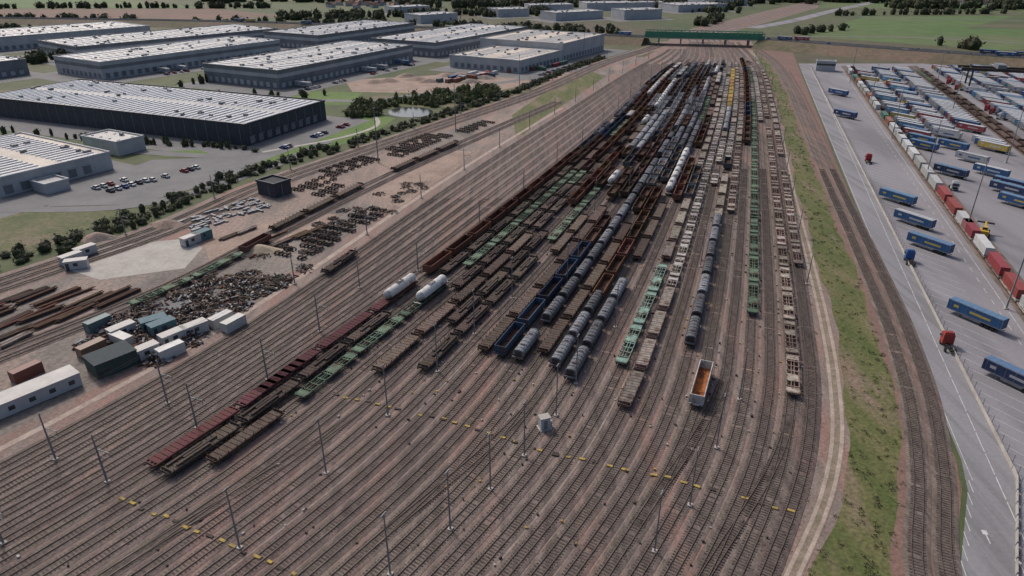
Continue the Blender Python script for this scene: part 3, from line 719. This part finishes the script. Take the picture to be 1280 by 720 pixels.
# ------------------------------------------------------------------ left side ground & roads
polygon('parking_lot',[(-176.4,262),(-164,304.6),(-117,311),(-114,284),(-140,244),(-173,241)],.07,m_asph2)
polygon('grass_lawn',[(-131,312),(-107,300),(-75,345),(-66,391),(-88,408),(-99,372)],.05,m_grassb)
polygon('grass_lawn',[(-330,360),(-240,338),(-190,320),(-186,312),(-205,310),(-330,330)],.105,m_grassb)
polygon('grass_lawn',[(-172,318),(-150,322),(-140,314),(-160,309)],.095,m_grassb)
polygon('grass_lawn',[(-260,425),(-100,430),(-100,470),(-260,500)],.05,m_grassb)
polygon('rough_meadow',[(-420,400),(-262,428),(-262,500),(-420,460)],.05,m_grassd)
polygon('gravel_lot',[(-124,521),(-50.5,545),(75,636),(36,528),(-21,464),(-108,473)],.055,m_earth)
polygon('rough_ground',[(-250,250),(-197,238),(-140,236),(-150,200),(-230,180)],.05,m_grassd)
polygon('olive_meadow',[(-100,425),(-40,420),(10,470),(20,500),(-30,470),(-90,468)],.05,m_grassd)
ribbon('road',[(-330,378),(-269.5,350),(-174,318),(-122,316),(-92,372),(-86,440),(-30,488),(60,580),(120,690)],7,.115,m_asph2)
ribbon('road',[(-260,215),(-200,236),(-140,243),(-108,290),(-92,340)],6,.11,m_asph2)
ribbon('road',[(-420,430),(-300,470),(-190,450),(-86,440)],8,.11,m_asph2)
ribbon('road',[(-230,480),(-190,560),(-110,680),(-20,840)],8,.125,m_asph2)
ribbon('footpath',[(-118,318),(-88,345),(-74,372),(-80,400),(-88,425)],2.5,.12,m_conc)
mb=MB(); mb.cyl(0,0,0,1,.02,'z',24,0); o=mb.obj('pond',[m_water],loc=(-60,408,.10)); o.scale=(13,15,1); o.rotation_euler=(0,0,.5)

# ------------------------------------------------------------------ distant fields, motorway, bridge
m_f1=M('green_field',(.075,.135,.04),(.10,.15,.048),.008,c3=(.12,.14,.06),big=.006,fine=.15,fscale=.05)
m_f2=M('ploughed_field',(.17,.10,.075),(.13,.085,.06),.01,fine=.1,fscale=.05)
m_f3=M('dull_field',(.085,.11,.045),(.07,.09,.035),.01,c3=(.12,.11,.065),big=.006,fine=.15,fscale=.05)
m_f4=M('straw_field',(.22,.18,.11),(.17,.15,.10),.01,fine=.1,fscale=.05)
polygon('field',[(325,812),(470,690),(700,760),(860,1084),(520,1080)],.05,m_f1)
polygon('field',[(430,640),(480,686),(720,750),(1000,800),(1000,600),(640,440)],.05,m_f3)
polygon('field',[(560,900),(900,850),(1100,1080),(780,1120)],.07,m_f3)
polygon('field',[(620,830),(760,800),(820,900),(690,950)],.09,m_f4)
polygon('field',[(520,1250),(900,1180),(1500,1300),(1500,1700),(700,1700)],.05,m_f1)
polygon('field',[(-1000,900),(-560,860),(-540,960),(-1000,1060)],.05,m_f1)
polygon('field',[(-1000,1080),(-480,985),(-330,1080),(-500,1230),(-1000,1200)],.05,m_f2)
polygon('field',[(-480,1250),(-200,1150),(-150,1400),(-500,1700),(-900,1600)],.05,m_f3)
polygon('field',[(-150,1420),(200,1350),(500,1500),(400,1800),(-300,1800)],.06,m_f1)
polygon('field',[(-1300,1230),(-520,1250),(-920,1620),(-1500,1600)],.06,m_f1)
polygon('field',[(-900,760),(-600,740),(-480,830),(-600,850),(-950,880)],.06,m_f3)
def bank(name,pts,wt,wb,h,mat):
    c=catmull(pts,6); t=np.gradient(c,axis=0); t/=np.linalg.norm(t,axis=1)[:,None]; nr=np.stack([t[:,1],-t[:,0]],1); n=len(c)
    prof=[(-wb/2,0),(-wt/2,h),(wt/2,h),(wb/2,0)]; v=[(*(c[i]+nr[i]*o),z) for i in range(n) for o,z in prof]
    f=[(i*4+k,i*4+k+1,i*4+4+k+1,i*4+4+k) for i in range(n-1) for k in range(3)]; f+=[(0,1,2,3),((n-1)*4+3,(n-1)*4+2,(n-1)*4+1,(n-1)*4)]
    me=bpy.data.meshes.new(name); me.from_pydata([tuple(map(float,p)) for p in v],[],f); me.materials.append(mat); me.update(); put(me,name)
    for o in(-4.2,4.2): ribbon('motorway',pts,7,h+.05,m_asph,o)
    mb=MB()
    for o in(-8.3,0,8.3):
        for i in range(n-1):
            p=(c[i]+c[i+1])/2+nr[i]*o; d=c[i+1]-c[i]; mb.box(float(p[0]),float(p[1]),h+.1,float(np.hypot(*d)),.2,.7,0,math.atan2(d[1],d[0]))
    mb.obj('guard_rail',[m_steel])
m_bank=M('embankment_earth',(.19,.135,.10),(.12,.11,.06),.03,fine=.2,fscale=.3)
bank('embankment',[(250,721),(330,650),(430,575),(620,430),(900,250)],19,50,7.5,m_bank)
bank('embankment',[(138,745),(0,800),(-160,860),(-420,930),(-900,1000)],19,46,6.5,m_bank)
e=empty('railway_overbridge',(194,733,0),math.atan2(-24,112))
mb=MB(); Lb=116; mb.box(0,0,6.2,Lb,19,.6,0)
for x in np.arange(-44,50,22): 
    for y in(-6,6): mb.box(x,y,0,1.4,1.4,6.2,0)
mb.obj('deck',[m_conc],e)
mb=MB()
for y in(-9.4,9.4):
    mb.box(0,y,6.9,Lb,.5,1.1,0); mb.box(0,y,12.2,Lb,.6,.8,0)
    for k in range(30):
        x=-Lb/2+Lb*k/29; mb.box(x,y,7,.45,.4,5.5,0)
        if k<29: mb.box(x+Lb/58,y,9.8,5.4,.3,.35,0,ry=(.75 if k%2 else -.75))
    mb.box(0,y+.3*(1 if y>0 else -1),8,Lb,.08,2.6,0)
mb.obj('green_truss',[m_green],e)
ribbon('far_trackbed',[(205,745),(232,859),(330,1010),(460,1209),(700,1560)],52,.045,m_yard)
for d in(-20,-12,-6,0,6,12,20): ribbon('far_railway_track',[(205,745),(232,859),(330,1010),(460,1209),(700,1560)],1.7,.09,m_sleeper,d)
ribbon('motorway',[(300,905),(390,1010),(530,1200),(800,1540)],18,.12,m_asph)
ribbon('country_road',[(325,812),(470,790),(620,690),(900,640)],6,.12,m_asph2); ribbon('country_road',[(480,1085),(700,1010),(1000,960)],5,.12,m_asph2)
for k in range(40):
    r_=k%2; c=catmull([(250,721),(330,650),(430,575),(620,430)],6) if r_ else catmull([(138,745),(0,800),(-160,860),(-420,930)],6)
    i=random.randint(0,len(c)-2); d=c[i+1]-c[i]; s=random.choice([-4.5,4.5]); l=np.hypot(*d); p=c[i]+d*random.random()+np.array([d[1],-d[0]])/l*s
    z=7.56 if r_ else 6.56
    if k%3: put(random.choice(CR),'car',(float(p[0]),float(p[1]),z),math.atan2(d[1],d[0]))
    else: put(random.choice(TM),'semi_trailer',(float(p[0]),float(p[1]),z),math.atan2(d[1],d[0]))
warehouse((255,560),70,8,14,7,m_clad,m_roofw,None,(0,0),m_glass,'signal_box')
e=empty('portal_crane',(330,470,0),R(70))
mb=MB()
for x in(-6,6):
    for y in(-22,22): mb.box(x,y,0,.9,.9,14,0)
    mb.box(x,0,14,1.4,58,1.8,0)
for y in(-22,22,-27,27): mb.box(0,y,14.2,12,.8,1.0,0)
mb.box(0,6,15.8,12,5,2.5,1); mb.box(0,6,9.5,3,12,.6,1); mb.obj('crane_frame',[m_dark,m_gclad],e)

# ------------------------------------------------------------------ vegetation
def foliage(name,items,tris=60,size=.22,mats=None,core=True):
    mats=mats or [m_leaf1,m_leaf2,m_leaf3]
    Vs=[];Fs=[];Ms=[];o=0
    for (x,y,r,h) in items:
        n=tris; d=rng.normal(size=(n,3)); d/=np.linalg.norm(d,axis=1)[:,None]; d[:,2]=np.abs(d[:,2])*1.0-.15
        rad=rng.uniform(.6,1.08,(n,1)); lob=1+.25*np.sin(d[:,:1]*5+x)+.2*np.cos(d[:,1:2]*6+y)
        c=d*rad*lob*np.array([r,r,h*.55])+np.array([x,y,h*.45])
        s=size*r*rng.uniform(.6,1.5,(n,1,1)); t=rng.normal(size=(n,3,3)); t/=np.linalg.norm(t,axis=2)[:,:,None]
        v=(c[:,None,:]+t*s); v[:,:,2]=np.maximum(v[:,:,2],.05)
        Vs.append(v.reshape(-1,3)); Fs.append(np.arange(n*3).reshape(-1,3)+o); o+=n*3
        pr=[.4,.35,.25]; j=rng.integers(0,3); pr[j]+=.4; pr=np.array(pr)/sum(pr)
        Ms.append(rng.choice(len(mats),n,p=pr))
        if core:
            k=8; ring=[]
            for z,q in((.05,.6),(.35*h,.8),(.7*h,.62),(.93*h,.2)):
                for a in range(k):
                    an=6.283*a/k; rr=r*q*rng.uniform(.75,1.05); ring.append((x+rr*math.cos(an),y+rr*math.sin(an),z*rng.uniform(.9,1.05)))
            Vs.append(np.array(ring)); fs=[]
            for j in range(3):
                for a in range(k): p,q2=j*k+a,j*k+(a+1)%k; fs+= [(p,q2,q2+k),(p,q2+k,p+k)]
            Fs.append(np.array(fs)+o); o+=len(ring); Ms.append(np.zeros(len(fs),int))
    V=np.concatenate(Vs);F=np.concatenate(Fs);Mi=np.concatenate(Ms)
    me=bpy.data.meshes.new(name); me.from_pydata(V.tolist(),[],F.tolist())
    for m in mats: me.materials.append(m)
    me.polygons.foreach_set('material_index',Mi.astype(np.int32)); me.update(); return put(me,name)
it=[]
for y in np.arange(110,640,2.4):
    for k in range(3):
        w=random.uniform(7,22 if y<330 else 15); 
        if random.random()<.75: it.append((float(fMain(y))-w,float(y)+random.uniform(-2,2),random.uniform(1,2.8),random.uniform(1,3.4)))
foliage('hedgerow',it,60,.2)
it=[(random.uniform(-95,-10),0,random.uniform(1.6,3.4),random.uniform(2,6)) for k in range(200)]
it=[(x,float(425+(x+60)*.75+random.uniform(-14,32)),r,h) for x,_,r,h in it]
it=[q for q in it if math.hypot(q[0]+60,q[1]-408)>18 and not(-75<q[0]<-45 and q[1]<408)]
foliage('shrub_thicket',it,80,.2,[m_leaf2,m_leaf3,m_leaf4])
def tmass(name,x0,y0,x1,y1,w,n,h=(6,12),mats=None):
    it=[]
    for k in range(n):
        t=random.random(); d=random.gauss(0,w/2.5); L=math.hypot(x1-x0,y1-y0); hh=random.uniform(*h)
        it.append((x0+(x1-x0)*t-(y1-y0)/L*d,y0+(y1-y0)*t+(x1-x0)/L*d,hh*random.uniform(.4,.75),hh))
    foliage(name,it,42,.24,mats)
for t in [(-100,905,130,830,24,50),(-420,960,-120,930,24,50),(-330,1040,60,1130,60,180),(-50,860,120,800,10,20),
 (300,1130,430,1400,50,100),(640,1240,1300,1230,40,200,(9,18)),(480,1090,900,1150,8,50),(-200,1260,300,1280,60,160,(9,17)),(-900,1240,-400,1250,20,80),
 (-900,890,-560,850,6,40),(-1000,1070,-500,975,8,50),(330,830,400,880,8,10),(620,850,700,960,6,12),(520,700,900,740,8,30),(-600,1420,400,1450,60,260,(10,20)),(-430,560,-390,640,14,20),(450,690,430,730,8,8),(400,1380,1500,1480,60,260,(10,20)),(240,930,300,1060,16,30)]: tmass('tree_belt',*t)
it=[]
for k in range(700):
    y=60+500*random.random()**1.5; a=float(fPath(y))+2.5; b=float(fR1(y))-3
    if b>a: it.append((random.uniform(a,b),y,random.uniform(.2,.75),random.uniform(.15,.55)))
for k in range(260):
    y=60+300*random.random()**1.5; i=random.choice([21,22,23,24,24,18,12,6,1]); it.append((float(TR[i](y))+2.2+random.uniform(-.3,.3),y,random.uniform(.15,.45),random.uniform(.1,.3)))
foliage('weeds',it,22,.3,[m_leaf2,m_leaf3,m_leaf4],False)
it=[]
for k in range(60):
    t=random.random(); it.append((-330+t*210,372-t*52+random.uniform(-3,3),random.uniform(1,2),random.uniform(2,5)))
for k in range(40): t=random.random(); it.append((-420+t*300,448+random.uniform(-6,6)+t*8,random.uniform(1.5,2.6),random.uniform(3,7)))
for k in range(50): t=random.random(); it.append((-230+t*200+random.uniform(-4,4)-12,480+t*340,random.uniform(1.5,2.6),random.uniform(3,7)))
foliage('street_trees',it,60,.22)

# ------------------------------------------------------------------ light & camera
w=bpy.data.worlds.new('World'); scene.world=w; w.use_nodes=True
nt=w.node_tree; bg=nt.nodes['Background']; sk=nt.nodes.new('ShaderNodeTexSky'); sk.sky_type='NISHITA'; sk.sun_disc=False
sk.sun_elevation=R(46); sk.sun_rotation=R(-35); sk.dust_density=4.0; sk.air_density=.8; nt.links.new(sk.outputs[0],bg.inputs[0]); bg.inputs[1].default_value=.125
sd=bpy.data.lights.new('sun','SUN'); sd.energy=2.1; sd.angle=R(9); sd.color=(1,.94,.88)
so=bpy.data.objects.new('sun',sd); COL.objects.link(so); so.rotation_euler=(R(44),0,R(215)); so.location=(0,0,200)
cd=bpy.data.cameras.new('camera'); cd.lens=24; cd.sensor_width=36; cd.clip_end=20000; cd.clip_start=.5
co=bpy.data.objects.new('camera',cd); COL.objects.link(co); co.location=(0,0,85); co.rotation_euler=(R(90-26.21),0,0)
scene.camera=co
scene.view_settings.view_transform='Standard'; scene.view_settings.look='None'; scene.view_settings.exposure=0
